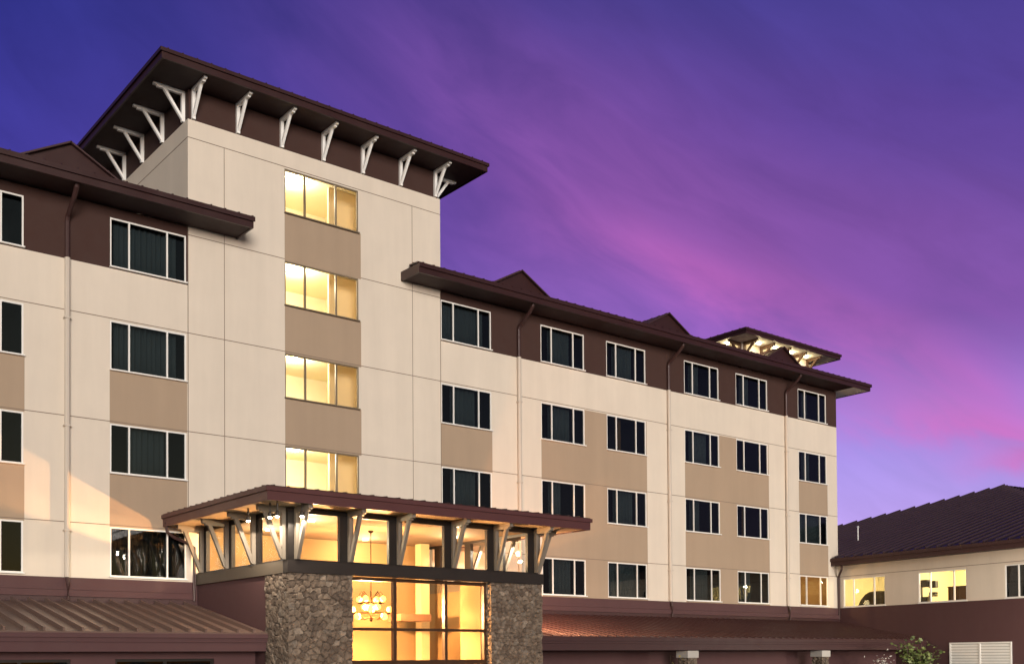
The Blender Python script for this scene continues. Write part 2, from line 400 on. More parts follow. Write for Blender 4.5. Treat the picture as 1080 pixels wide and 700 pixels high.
# joints in the stucco, ledges of the base
m = MB(); jw = .012
for r in (2, 3, 4):
    z = sill(r)+WH+.055
    segs = [(XL, XR)]
    m.box(XL, XR, D-.003, D+.02, z-jw, z+jw)
z = sill(1)+WH+.055
m.box(TX0, 16.42, D-.003, D+.02, z-jw, z+jw); m.box(19.31, TX1, D-.003, D+.02, z-jw, z+jw)
for r in (1,):
    pass
m.box(TX0, TX1, D-.003, D+.02, 18.08-jw, 18.08+jw)
for x in (14.32, 21.44): m.box(x-jw*.8, x+jw*.8, D-.0045, D+.02, BASE+1.6, 18.08)
for x in (TX0, TX1-.01): m.box(x-jw, x+jw, D-.0045, D+.02, BASE+1.2, 15.2)
m.build('panel_joints', JOINT, hotel)
m = MB()
for a, b in ((XL, 13.36), (22.3, XR)):
    m.box(a, b, D-.05, D+.02, 3.93, BASE-.003, 0); m.box(a, b, D-.10, D+.02, 3.74, 3.92, 0); m.box(a, b, D-.06, D+.02, 3.45, 3.735, 1)
m.build('base_moulding', [MAROON, MAROOND], hotel)
# other walls of the block
m = MB(); YB = 48.0
m.quad([(XR, D, GZ), (XR, YB, GZ), (XR, YB, WTOP), (XR, D, WTOP)]); m.quad([(XL, D, GZ), (XL, YB, GZ), (XL, YB, WTOP), (XL, D, WTOP)])
m.quad([(XL, YB, GZ), (XR, YB, GZ), (XR, YB, WTOP), (XL, YB, WTOP)])
m.build('side_wall', CREAM, hotel)

# windows -------------------------------------------------------------
def make_window(parent, w, h, fw_, fm, glassm, splits, depth=.07, loc=(0,0,0), mw=.065):
    f = MB(); g = MB(); y0, y1 = -depth/2, depth/2
    f.box(0, w, y0, y1, 0, fw_); f.box(0, w, y0, y1, h-fw_*1.15, h)
    f.box(0, fw_, y0, y1, fw_, h-fw_*1.15); f.box(w-fw_, w, y0, y1, fw_, h-fw_*1.15)
    for s in splits: f.box(s*w-mw/2, s*w+mw/2, y0-.004, y1-.004, fw_, h-fw_*1.15)
    f.box(-.02, w+.02, -depth/2-.10, -depth/2-.002, -.025, .012)         # thin sill flashing
    L = Vector(loc); f.xf(Matrix.Translation(L)); 
    fo = f.build('window', fm, parent, bevel=0)
    g.box(.02, w-.02, -.006, .006, .03, h-.03); g.xf(Matrix.Translation(L))
    go = g.build('pane', glassm, fo)
    return fo
def room_mb(w, h, d, x0=0, sx=.0, dz0=.0, dz1=.0, back=0, other=0, nf=True):
    """five inner faces of a room behind a window opening"""
    m = MB(); a, b = -sx, w+sx; z0, z1 = -dz0, h+dz1
    m.quad([(a,d,z0),(b,d,z0),(b,d,z1),(a,d,z1)], back)
    m.quad([(a,0,z0),(a,d,z0),(a,d,z1),(a,0,z1)], other); m.quad([(b,0,z0),(b,d,z0),(b,d,z1),(b,0,z1)], other)
    m.quad([(a,0,z0),(b,0,z0),(b,d,z0),(a,d,z0)], other); m.quad([(a,0,z1),(b,0,z1),(b,d,z1),(a,d,z1)], other)
    return m
proto = proom = None
LIT_SMALL = [(44.04, sill(4))]
for x, z, r in wins:
    if proto is None:
        proto = make_window(hotel, WW, WH, .042, WHITE, GDARK, (.245, .745), loc=(x, D+.045, z), mw=.045)
        off = WP[proto.name]-Vector((x, D, z))
    elif (x, z) in LIT_SMALL:
        make_window(hotel, WW, WH, .042, WHITE, GCLEAR, (.245, .745), loc=(x, D+.045, z), mw=.045); continue
    else: copy_at(proto, hotel, Vector((x, D, z))+off)
    if proom is None:
        proom = room_mb(WW, WH, 1.6).xf(Matrix.Translation((x, D+.101, z))).build('guest_room', ROOMD, hotel, recalc=False)
        roff = WP[proom.name]-Vector((x, D, z))
    else: copy_at(proom, hotel, Vector((x, D, z))+roff)
# tower windows with lit rooms
def point(name, loc, power, colr, rad=.08):
    l = bpy.data.lights.new(name, 'POINT'); l.energy = power; l.color = colr; l.shadow_soft_size = rad
    o = bpy.data.objects.new(name, l); col.objects.link(o); o.location = loc; return o
tw = trm = None
for i, (x, z, r) in enumerate(twins):
    if tw is None:
        tw = make_window(hotel, 2.79, WH, .04, BRONZE, GCLEAR, (.27, .69), loc=(x, D+.045, z), mw=.06); toff = WP[tw.name]-Vector((x, D, z))
        trm = room_mb(2.79, WH, 3.2, sx=.6, dz0=.6, dz1=.25, back=0, other=1); trm.box(2.12, 3.3, .75, .85, -.59, WH+.24, 2)
        trm = trm.xf(Matrix.Translation((x, D+.101, z))).build('lit_room', [LITB, LITW, mat('tan_partition', (.72, .54, .32), .9, .05, 2)], hotel, recalc=False); troff = WP[trm.name]-Vector((x, D, z))
    else:
        copy_at(tw, hotel, Vector((x, D, z))+toff); copy_at(trm, hotel, Vector((x, D, z))+troff)
    lm = MB(); lm.lathe((x+.95, D+1.1, z+WH+.25-.16), [(.03, 0), (.15, .03), (.17, .09), (.12, .155)], 14)
    o = lm.build('ceiling_lamp', LAMPW, None, smooth=True)
    tag(o, ['round lit ceiling lamp behind the topmost lit tower window', 'round lit ceiling lamp behind the second lit tower window from the top', 'round lit ceiling lamp behind the third lit tower window from the top', 'round lit ceiling lamp behind the lit tower window just above the entrance canopy'][i], 'ceiling lamp', 'ceiling lamps in the tower rooms')
    point('ceiling_lamp_light', (x+.95, D+1.1, z+WH-.02), (88, 100, 80, 112)[i], (1, .91, .74))
for k, (zz, lb) in enumerate(((sill(2), 'low tan cabinet behind the left pane of the third lit tower window from the top'), (sill(3), 'low tan cabinet behind the left pane of the lit tower window just above the canopy'))):
    m = MB(); m.box(17.15, 18.1, D+1.9, D+2.4, zz-.58, zz+.46, 0); m.box(17.12, 18.13, D+1.88, D+2.42, zz+.46, zz+.50, 0); m.box(17.6, 17.62, D+1.892, D+1.9, zz-.5, zz+.44, 0)
    tag(m.build('cabinet', mat('tan_cabinet', (.42, .29, .15), .6, .08, 3), None), lb, 'cabinet', 'cabinets in the tower rooms')
# the lit room at the far end of the second floor
x, z = LIT_SMALL[0]
room_mb(WW, WH, 3.0, sx=.3, dz0=.5, dz1=.3).xf(Matrix.Translation((x, D+.101, z))).build('lit_room', LOBW, hotel, recalc=False)
t = empty('table_lamp', (x+.75, D+.9, z-.3), 'small lit table lamp glowing behind the last second floor window', 'lamp')
m = MB(); m.lathe((x+.75, D+.9, z-.3), [(.10, 0), (.10, .03), (.02, .05), (.02, .45)], 10); m.build('lamp_stand', IRON, t)
m = MB(); m.lathe((x+.75, D+.9, z+.15), [(.16, 0), (.10, .26)], 12); m.build('lamp_shade', LAMPW, t, smooth=True)
point('table_lamp_light', (x+1.1, D+1.2, z+.9), 45, (1, .60, .25))

# curtains ------------------------------------------------------------
def curtain(x, z, w, mt, label, h=WH, dy=.28, fold=.16, amp=.035):
    m = MB(); n = int(w/.02); pts = []
    for i in range(n+1):
        u_ = i/n*w; y = amp*math.sin(u_/fold*2*math.pi+.9*math.sin(u_*5))+.4*amp*math.sin(u_*31)
        pts.append((x+u_, D+dy+y))
    for (a, b) in zip(pts, pts[1:]):
        m.quad([(a[0], a[1], z+.02), (b[0], b[1], z+.02), (b[0], b[1], z+h-.02), (a[0], a[1], z+h-.02)])
    o = m.build('curtain', mt, None, smooth=True, recalc=False)
    sm = o.modifiers.new('solid', 'SOLIDIFY'); sm.thickness = .006
    return tag(o, label, 'curtain', 'curtains behind hotel windows')
curtain(10.85, sill(4), 2.1, CURTP, 'grey drawn curtain behind the bottom window just left of the entrance canopy')
curtain(31.9, sill(2), .22, LITGAP, 'narrow amber strip painted for the lit curtain gap in the fourth floor window of the nearer pair')
curtain(40.02, sill(3), .24, LITGAP, 'narrow orange strip painted for the lit curtain gap in the third floor window of the farther pair')
curtain(44.7, sill(1), .45, CURTP2, 'pale curtain gathered in the top floor window at the far right corner')
special = {(10.75, 4), (31.04, 2), (39.33, 3), (44.04, 1), (44.04, 4)}
crnd = random.Random(5); cproto = {}
for x, z, r in wins:
    if (x, r) in special or crnd.random() < .12: continue
    kind = crnd.choice((0, 0, 1, 2)); w_, dx_ = ((1.15, .59), (.62, .59), (1.9, .2))[kind]
    if kind not in cproto:
        o = curtain(x+dx_, z, w_, CURT, 'dark sheer curtain drawn behind an unlit guest room window'); o['group'] = 'dark sheer curtains behind unlit windows'
        cproto[kind] = (o, WP[o.name]-Vector((x, D, z)))
    else:
        o, of = cproto[kind]; copy_at(o, None, Vector((x, D, z))+of)

# tower ---------------------------------------------------------------
TYB = 42.0; TS = 19.62
m = MB()
m.quad([(TX0, D, 14), (TX0, TYB, 14), (TX0, TYB, 18.65), (TX0, D, 18.65)]); m.quad([(TX1, D, 14), (TX1, TYB, 14), (TX1, TYB, 18.65), (TX1, D, 18.65)])
m.quad([(TX0, TYB, 14), (TX1, TYB, 14), (TX1, TYB, 18.65), (TX0, TYB, 18.65)])
m.quad([(TX0, D, 18.65), (TX1, D, 18.65), (TX1, TYB, 18.65), (TX0, TYB, 18.65)])
m.build('tower_wall', CREAM, hotel)
m = MB(); m.box(TX0+.05, TX1-.05, D+.05, TYB-.05, 18.655, TS-.001); m.build('tower_wall_band', BROWN, hotel)
m = MB(); m.box(TX0-.0035, TX0+.01, D, TYB, 18.08-jw, 18.08+jw); m.build('panel_joints', JOINT, hotel)
def hip_roof(parent, name, x0, x1, y0, y1, zs, fh, slope, spacing, sm, fm, rm, smat=None, gut=True):
    """flat soffit, fascia and a low hipped standing seam roof on top"""
    root = None
    w = min(x1-x0, y1-y0)/2; zt = zs+fh; zr = zt+w*slope
    if x1-x0 >= y1-y0: ra, rb = (x0+w, (y0+y1)/2, zr), (x1-w, (y0+y1)/2, zr)
    else: ra, rb = ((x0+x1)/2, y0+w, zr), ((x0+x1)/2, y1-w, zr)
    A, B, C_, D_ = (x0,y0,zt), (x1,y0,zt), (x1,y1,zt), (x0,y1,zt)
    if x1-x0 >= y1-y0: polys = [[A,B,rb,ra],[B,C_,rb],[C_,D_,ra,rb],[D_,A,ra]]
    else: polys = [[A,B,ra],[B,C_,rb,ra],[C_,D_,rb],[D_,A,ra,rb]]
    m = MB()
    for p in polys:
        s = seam_slab(p, spacing, .04); k = len(m.v); m.v += s.v; m.f += [tuple(i+k for i in f) for f in s.f]; m.m += s.m
    ro = m.build(name, rm, parent)
    m = MB(); e = .03
    m.box(x0, x1, y0, y0+.06, zs, zt-.045); m.box(x0, x1, y1-.06, y1, zs, zt-.045)
    m.box(x0, x0+.06, y0+.06, y1-.06, zs, zt-.045); m.box(x1-.06, x1, y0+.06, y1-.06, zs, zt-.045)
    if gut:                                     # drip edge standing proud at the top of the fascia
        m.box(x0-.05, x1+.05, y0-.05, y0-.002, zt-.14, zt-.03); m.box(x0-.05, x0-.002, y0-.002, y1, zt-.14, zt-.03); m.box(x1+.002, x1+.05, y0-.002, y1, zt-.14, zt-.03)
    m.build('fascia', fm, ro)
    m = MB(); m.box(x0+.06, x1-.06, y0+.06, y1-.06, zs+.03, zs+.07); m.build('soffit', smat or sm, ro)
    return ro
hip_roof(hotel, 'tower_roof', 11.87, 24.0, 30.82, 43.1, TS, .34, .10, .45, SOFFIT, FASCIA, ROOFM)

def bracket_mb(out, drop, t, arm=.10, leg=.10, brace=.085, reach=.72, tip=.12, foot=.18):
    """knee bracket in the local x-z plane, wall at x=0, reaching +x; z=0 is the soffit"""
    m = MB()
    m.box(0, out, -t/2, t/2, -arm, 0); m.box(-.0, leg, -t/2, t/2, -drop, -arm-.001)
    m.box(leg+.01, out-tip, -t/2+.004, t/2-.004, -arm-.05, -arm-.001)
    m.bar((leg*.75, 0, -drop+foot), (out*reach, 0, -arm-.01), t*.84, brace, (0,1,0))
    return m
def place(mb, loc, ang): return mb.xf(Matrix.Translation(loc) @ Matrix.Rotation(ang, 4, 'Z'))
first = {}
def bracket(kind, loc, ang, mt, parent, *a, **k):
    key = (kind, round(ang, 3))
    if key not in first:
        o = place(bracket_mb(*a, **k), loc, ang).build('bracket', mt, parent); first[key] = (o, WP[o.name]-Vector(loc)); return o
    o, of = first[key]; return copy_at(o, parent, Vector(loc)+of)
FR = -math.pi/2; LF = math.pi; RT = 0.0
zb = TS+.028
TB = dict(out=1.0, drop=.97, t=.105, arm=.07, leg=.105, brace=.085, reach=.66, foot=.10)
for x in (13.31, 14.79, 16.33, 17.87, 19.41, 20.97, 22.47): bracket('tower', (x, D+.048, zb), FR, BRACKW, hotel, **TB)
for y in (32.34, 34.06, 35.85, 37.58, 39.3, 41.0): bracket('tower', (TX0+.048, y, zb), LF, BRACKW, hotel, **TB)
for y in (32.30, 34.06, 35.85, 37.58): bracket('tower', (TX1-.048, y, zb), RT, BRACKW, hotel, **TB)

# main roof -----------------------------------------------------------
EY, EZ, FT = 30.81, WTOP, 15.64; SL = .27; RY = 40.0; RZ = FT+SL*(RY-EY)
def merge(ms):
    m = MB()
    for s in ms:
        k = len(m.v); m.v += s.v; m.f += [tuple(i+k for i in f) for f in s.f]; m.m += s.m
    return m
zf = FT+SL*(D-.02-EY)
RX = 48.53
EL = -4.2
slabs = [seam_slab([(EL,EY,FT),(13.1,EY,FT),(13.1,RY,RZ),(EL,RY,RZ)], .45, .04),
         seam_slab([(13.1,EY,FT),(14.80,EY,FT),(14.35,D-.02,zf),(13.1,D-.02,zf)], .45, .04, start=.3),
         seam_slab([(20.90,EY,FT),(22.7,EY,FT),(22.7,D-.02,zf),(21.3,D-.02,zf)], .45, .04, start=.25),
         seam_slab([(22.7,EY,FT),(RX,EY,FT),(RX-9.19,RY,RZ),(22.7,RY,RZ)], .45, .04),
         seam_slab([(RX,EY,FT),(RX,49.19,FT),(RX-9.19,RY,RZ)], .45, .04),
         seam_slab([(RX,49.19,FT),(EL,49.19,FT),(EL,RY,RZ),(RX-9.19,RY,RZ)], .9, .04)]
mr = merge(slabs).build('main_roof', ROOFM, hotel)
m = MB()
for a, b in ((EL, 14.77), (20.95, RX)):
    m.box(a, b, EY, EY+.06, EZ, FT-.045); m.box(a, b+.03, EY-.06, EY-.002, FT-.17, FT-.03)
m.box(14.71, 14.77, EY+.06, D-.002, EZ, FT-.045); m.box(20.95, 21.01, EY+.06, D-.002, EZ, FT-.045)
m.hexa([(14.71, EY+.06, FT-.044), (14.77, EY+.06, FT-.044), (14.77, D-.005, FT-.044), (14.71, D-.005, FT-.044)], [(14.71, EY+.06, FT-.04), (14.77, EY+.06, FT-.04), (14.5, D-.005, zf-.04), (14.44, D-.005, zf-.04)])
m.box(RX-.06, RX, EY+.06, 49, EZ, FT-.045); m.box(RX+.002, RX+.05, EY-.06, 49, FT-.17, FT-.03)
m.build('fascia', FASCIA, mr)
m = MB()
m.box(EL, 14.71, EY+.06, D-.002, EZ+.03, EZ+.07); m.box(21.01, XR, EY+.06, D-.002, EZ+.03, EZ+.07)
m.build('soffit', SOFFIT, mr)
m = MB(); y = EY+.07
while y < 48:
    m.box(XR+.004, RX-.062, y, y+.235, EZ+.03, EZ+.065); y += .25
m.build('end_soffit', PALEWOOD, mr)
# roof dormers
def dormer(xc, y0, zap, hw, yb, sl=.55):
    zl = zap-hw*sl
    m = MB(); o = .14
    F = [(xc-hw, y0, zl), (xc+hw, y0, zl), (xc, y0, zap)]; Bk = [(xc-hw, yb, zl), (xc+hw, yb, zl), (xc, yb, zap)]
    m.quad(F, 0)
    d = MB()
    for s in (-1, 1):
        a = [(xc+s*(hw+.12), y0-o, zl-.12*sl+.03), (xc+s*(hw+.12), yb, zl-.12*sl+.03), (xc, yb, zap+.03), (xc, y0-o, zap+.03)]
        q = seam_slab([a[0], a[1], a[2], a[3]], .45, .05, rib_h=.02)
        k = len(m.v); m.v += q.v; m.f += [tuple(i+k for i in f) for f in q.f]; m.m += [1]*len(q.f)
    return m.build('dormer', [FASCIA, MAROOND], hotel)
for xc, y0, zap, hw, yb in ((10.03, 33.4, 17.5, 2.2, 39), (27.66, 33.4, 17.52, 2.2, 39), (36.34, 33.4, 17.50, 2.2, 39), (43.3, 32.3, 16.93, 1.9, 33.55)):
    dormer(xc, y0, zap, hw, yb)
# rooftop pavilion at the far end
PX0, PX1, PY0, PY1, PS = 41.9, 47.2, 33.6, 38.6, 17.22
m = MB(); m.box(PX0, PX1, PY0, PY1, 15.8, PS-.001); pav = m.build('pavilion_wall', CREAM, hotel)
hip_roof(hotel, 'pavilion_roof', 40.75, 48.42, 32.46, 39.8, PS, .29, .10, .45, SOFFIT, FASCIA, ROOFM, smat=PALEWOOD)
PB = dict(out=.85, drop=.80, t=.12)
for x in (42.0, 43.3, 44.6, 45.9, 47.1): bracket('pavilion', (x, PY0-.002, PS+.028), FR, WOODB, hotel, **PB)
for y in (33.75, 35.0): bracket('pavilion', (PX0-.002, y, PS+.028), LF, WOODB, hotel, **PB)
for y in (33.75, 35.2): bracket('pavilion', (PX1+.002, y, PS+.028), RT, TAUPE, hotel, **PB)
PAVL = [(42.65, 33.2), (43.95, 33.2), (45.25, 33.2), (46.5, 33.2)]
PAVS = [(41.4, 34.1), (47.75, 34.0)]
for i, (x, y) in enumerate(PAVL+PAVS):
    l = MB(); l.lathe((x, y, PS-.06), [(.07, 0), (.09, .03), (.09, .09)], 10)
    o = l.build('soffit_light', LAMPW, None, smooth=True)
    tag(o, 'small warm soffit light under the eave of the rooftop pavilion', 'light', 'soffit lights under the rooftop pavilion eave')
    point('soffit_light_lamp', (x, y, PS-.22), 3.8, (1, .80, .42), .05)

# downpipes -----------------------------------------------------------
for x, zbot in ((9.51, 3.0), (26.3, 3.0), (34.72, 3.0), (43.0, 3.0)):
    m = MB()
    m.tube([(x, EY+.2, EZ+.03), (x, EY+.22, EZ-.05), (x, EY+.42, EZ-.25), (x, D-.14, EZ-.62), (x, D-.075, EZ-.75), (x, D-.075, BAND+.001)], .07, 10, 0)
    m.tube([(x, D-.085, BAND), (x, D-.085, BASE)], .08, 10, 1)
    m.tube([(x, D-.105, BASE), (x, D-.165, BASE-.2), (x, D-.165, 3.62)], .055, 10, 0)
    for zz in (5.6, 8.6, 11.7): m.box(x-.10, x+.10, D-.172, D-.002, zz, zz+.04, 1)
    m.build('downpipe', [PIPEB, PIPE], hotel, smooth=False)
m = MB(); m.tube([(46.72, 31.4, 6.45), (46.74, 31.42, 6.2), (46.95, 31.7, 5.95), (47.14, D-.08, 5.85), (47.16, D-.08, 3.7)], .055, 10); m.build('downpipe', PIPEB, hotel)

# entrance ------------------------------------------------------------
EX0, EX1, EF = 13.40, 22.20, 25.90; GXA_, GXB_ = 15.465, 20.045
CS = 5.93                                       # canopy soffit
can = hip_roof(hotel, 'entrance_canopy', 12.33, 23.5, 24.98, 32.6, CS, .38, .085, .42, SOFFIT, FASCIAR, ROOFM, smat=mat('canopy_soffit', (.30, .245, .175), .7, .06, 3))
m = MB()                                        # beam all round, ledge of the clerestory
m.box(EX0-.06, EX1+.06, EF-.06, EF+.22, 4.20, 4.53, 0)
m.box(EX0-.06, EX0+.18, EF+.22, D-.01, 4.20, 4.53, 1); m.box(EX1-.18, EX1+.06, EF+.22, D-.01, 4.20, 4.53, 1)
m.build('entrance_beam', [BEAM, mat('lit_side_beam', (.095, .078, .058), .6, .1, 3)], hotel)  # side runs are paler: the light falling on them is put into the colour
for a in (EX0, EX1-.15):
    m = MB(); m.box(a, a+.15, EF+1.2, D-.06, GZ, 4.198); m.build('entrance_side_wall', MAROON, hotel)
for a in (GXA_-.045, GXB_+.015):
    m = MB(); m.box(a, a+.03, EF+.36, 27.3, GZ+.1, 4.19); m.build('lobby_pillar_lining', LOBW, hotel)
# clerestory frames and panes
FY = [31.49, 29.69, 27.92, 26.12]; FX = [13.62, 15.25, 16.85, 18.77, 20.37, 21.98]
m = MB(); g = MB(); ZT = 5.80
m.box(EX0, EX1, EF+.02, EF+.14, ZT, CS-.002); m.box(EX0, EX0+.12, EF+.14, D-.01, ZT, CS-.002); m.box(EX1-.12, EX1, EF+.14, D-.01, ZT, CS-.002)
for x in FX:
    a, b = (x-.22, x+.10) if x < 14 else (x-.30, x+.12)
    a = max(a, EX0+.001); b = min(b, EX1-.001)
    m.box(a, b, EF+.022, EF+.138, 4.532, ZT-.002)
for y in FY:
    for xx in (EX0, EX1-.12):
        m.box(xx+.001, xx+.119, max(y-.24, EF+.14), min(y+.10, D-.02), 4.532, ZT-.002)
m.box(EX0+.12, EX1-.12, EF+.03, EF+.13, 4.531, 4.57)
for xx in (EX0+.01, EX1-.11): m.box(xx, xx+.10, EF+.14, D-.02, 4.531, 4.575)
cl = m.build('clerestory', DARKFR, hotel)
g.quad([(EX0+.06, EF+.07, 4.54), (EX1-.06, EF+.07, 4.54), (EX1-.06, EF+.07, ZT), (EX0+.06, EF+.07, ZT)])
for xx in (EX0+.06, EX1-.06): g.quad([(xx, EF+.075, 4.54), (xx, D-.05, 4.54), (xx, D-.05, ZT), (xx, EF+.075, ZT)])
g.build('pane', GCLEAR, cl)
EB = dict(out=.80, drop=1.40, t=.13, arm=.13, leg=.11, brace=.10, tip=.10, foot=.05)
for x in FX: bracket('entrance', (x, EF-.002, CS+.028), FR, TAUPE, hotel, **EB)
for y in FY: bracket('entrance', (EX0-.002, y, CS+.028), LF, TAUPE, hotel, **EB)
for y in FY: bracket('entrance', (EX1+.002, y, CS+.028), RT, TAUPE, hotel, **EB)
# glazed screen with doors
GXA, GXB, GY = 15.33, 20.17, EF+.28
m = MB(); g = MB()
for x in (GXA+.04, 16.87, 18.66, GXB-.04): m.box(x-.05, x+.05, GY-.07, GY+.07, GZ, 4.198)
for z, t_ in ((4.14, .05), (2.73, .04), (1.78, .07), (GZ+.06, .06)):
    for a, b in ((GXA+.09, 16.82), (16.92, 18.61), (18.71, GXB-.09)): m.box(a, b, GY-.06, GY+.06, z-t_, z+t_)
sc = m.build('entrance_screen', mat('screen_frame', (.045, .021, .010), .4, .1, 4), hotel)
g.box(GXA+.05, GXB-.05, GY-.006, GY+.006, GZ+.05, 4.18); g.build('pane', GCLEAR, sc)
# lobby
m = MB(); lx0, lx1, ly0, ly1 = EX0+.16, EX1-.16, EF+.25, D-.02
m.quad([(lx0,ly1-.03,GZ),(lx1,ly1-.03,GZ),(lx1,ly1-.03,5.9),(lx0,ly1-.03,5.9)], 0)
for xx in (lx0, lx1): m.quad([(xx,EF+1.2,GZ),(xx,ly1,GZ),(xx,ly1,4.5),(xx,EF+1.2,4.5)], 0)
m.quad([(lx0,ly0,GZ+.1),(lx1,ly0,GZ+.1),(lx1,ly1,GZ+.1),(lx0,ly1,GZ+.1)], 2)
m.quad([(lx0-.1,ly0-.1,5.88),(lx1+.1,ly0-.1,5.88),(lx1+.1,ly1,5.88),(lx0-.1,ly1,5.88)], 1)
m.build('lobby_interior', [LOBW, LOBC, LOBF], hotel, recalc=False)
m = MB()
m.box(19.35, 20.55, 29.6, 30.4, 3.12, 3.36, 0); m.box(15.7, 17.3, 30.9, 31.85, 3.15, 3.38, 0)
m.build('lobby_bulkhead', WOODB, hotel)
m = MB(); m.box(21.1, 21.45, 31.0, 31.35, GZ+.11, 5.87); m.build('lobby_column', mat('column_paint', (.40, .31, .17), .8, .05, 3), hotel)
m = MB(); m.box(16.2, 17.55, 29.95, 30.0, 4.02, 4.07); m.box(16.2, 17.55, 29.95, 30.0, 3.42, 3.46)
for k in range(14): m.box(16.22+k*.1, 16.235+k*.1, 29.965, 29.985, 3.46, 4.02)
for xx in (16.18, 17.55): m.box(xx, xx+.05, 29.94, 30.01, 3.2, 4.12)
m.box(15.5, 17.7, 29.9, 31.8, 3.06, 3.2)
m.build('lobby_gallery', WOODB, hotel)

# stone pillars
def stone_pillar(x0, x1, y0, y1, z0, z1, cell, seed, name='stone_pillar', parent=hotel):
    rnd = random.Random(seed)
    step = .03
    def seeds(w, h):
        pts = []; nx, nz = max(2, round(w/cell)), max(2, round(h/(cell*.78)))
        for i in range(-1, nx+1):
            for j in range(-1, nz+1):
                off = .5*(j % 2)
                pts.append(((i+.5+off+rnd.uniform(-.42, .42))*w/nx, (j+.5+rnd.uniform(-.42, .42))*h/nz, rnd.random(), rnd.uniform(.55, 1.0)))
        return pts
    V = []; Fc = []; C = []
    faces = [((x0, y0), (x1, y0), (0, -1)), ((x1, y0), (x1, y1), (1, 0)), ((x1, y1), (x0, y1), (0, 1)), ((x0, y1), (x0, y0), (-1, 0))]
    for (a, b, n) in faces:
        w = math.hypot(b[0]-a[0], b[1]-a[1]); h = z1-z0; S = seeds(w, h)
        nu, nv = max(2, int(w/step)), max(2, int(h/step)); i0 = len(V)
        from collections import defaultdict
        bk = defaultdict(list)
        for q in S: bk[(int(q[0]//cell), int(q[1]//cell))].append(q)
        for j in range(nv+1):
            for i in range(nu+1):
                u_, v_ = i/nu*w, j/nv*h
                wx = u_+.05*noise.noise(Vector((u_*4+seed, v_*4, 0))); wz = v_+.05*noise.noise(Vector((u_*4, v_*4, seed+9)))
                cu_, cv_ = int(wx//cell), int(wz//cell); best = (9, None); sec = 9
                for di in (-2, -1, 0, 1, 2):
                    for dj in (-2, -1, 0, 1, 2):
                        for q in bk.get((cu_+di, cv_+dj), ()):
                            dd = math.hypot(wx-q[0], (wz-q[1])*1.15)
                            if dd < best[0]: sec = best[0]; best = (dd, q)
                            elif dd < sec: sec = dd
                e = sec-best[0]; q = best[1] or (0, 0, .5, .7)
                k = min(1, e/.035); k = k*k*(3-2*k)
                edge = min(1, min(u_, w-u_)/.03+.25)
                dsp = (.075*q[3]*k + .02*noise.noise(Vector((u_*9, v_*9, seed))))*1.0
                corner = i in (0, nu)
                px = a[0]+(b[0]-a[0])*i/nu; py = a[1]+(b[1]-a[1])*i/nu
                nx_, ny_ = n
                if corner:                     # neighbouring faces share a corner displaced diagonally by height only
                    cc = .045+.03*noise.noise(Vector((px*3.1, py*3.1, v_*5+seed)))
                    sx_ = -1 if abs(px-x0) < 1e-6 else 1; sy_ = -1 if abs(py-y0) < 1e-6 else 1
                    V.append((px+sx_*cc, py+sy_*cc, z0+v_))
                else: V.append((px+nx_*dsp, py+ny_*dsp, z0+v_))
                C.append((q[2], 1-k, 0, 1))
        for j in range(nv):
            for i in range(nu):
                k = i0+j*(nu+1)+i; Fc.append((k, k+1, k+nu+2, k+nu+1))
    m = MB(); m.v = [Vector(p) for p in V]; m.f = Fc; m.m = [0]*len(Fc)
    o = m.build(name, STONE, parent, recalc=False)
    at = o.data.color_attributes.new('stone', 'FLOAT_COLOR', 'POINT')
    for i, c in enumerate(C): at.data[i].color = c
    return o
stone_pillar(13.42, 15.28, EF+.02, 27.2, GZ, 4.19, .21, 3)
stone_pillar(20.22, 22.18, EF+.02, 27.2, GZ, 4.19, .165, 5)

# chandelier ----------------------------------------------------------
CX, CY = 17.72, 28.8
ch = empty('chandelier', (CX, CY, 2.95), 'wrought iron chandelier with amber globe lamps hanging in the entrance lobby', 'chandelier')
m = MB(); m.tube([(CX, CY, 5.86), (CX, CY, 3.1)], .014, 6); m.lathe((CX, CY, 5.80), [(.02, 0), (.07, .03), (.08, .07)], 12)
m.lathe((CX, CY, 3.05), [(.02, 0), (.05, .05), (.03, .3), (.05, .5), (.02, .8)], 10); m.build('stem', CHIR, ch)
m = MB(); bulbs = []
def ringpts(r, z, n=28): return [(CX+r*math.cos(k*2*math.pi/n), CY+r*math.sin(k*2*math.pi/n), z) for k in range(n+1)]
m.tube(ringpts(.58, 3.30), .018, 6); m.tube(ringpts(.40, 3.62), .016, 6)
for k in range(8):
    a = k*math.pi/4+.2; m.tube([(CX, CY, 3.2), (CX+.3*math.cos(a), CY+.3*math.sin(a), 3.12), (CX+.58*math.cos(a), CY+.58*math.sin(a), 3.30)], .014, 6)
    bulbs.append((CX+.58*math.cos(a), CY+.58*math.sin(a), 3.34 if k % 2 else 3.12))
    m.tube([(CX+.04*math.cos(a), CY+.04*math.sin(a), 3.75), (CX+.3*math.cos(a), CY+.3*math.sin(a), 3.98), (CX+.42*math.cos(a), CY+.42*math.sin(a), 3.80), (CX+.33*math.cos(a), CY+.33*math.sin(a), 3.74)], .011, 6)
for k in range(4):
    a = k*math.pi/2+.6; m.tube([(CX, CY, 3.5), (CX+.40*math.cos(a), CY+.40*math.sin(a), 3.62)], .014, 6); bulbs.append((CX+.40*math.cos(a), CY+.40*math.sin(a), 3.66))
m.build('frame', CHIR, ch)
for k in range(5):
    a = k*2*math.pi/5+.35; bulbs.append((CX+.22*math.cos(a), CY+.22*math.sin(a), 3.42))
for b in bulbs:
    q = MB(); q.lathe(b, [(.02, 0), (.07, .02), (.095, .08), (.08, .14), (.02, .185)], 12); q.build('globe', BULB, ch, smooth=True)
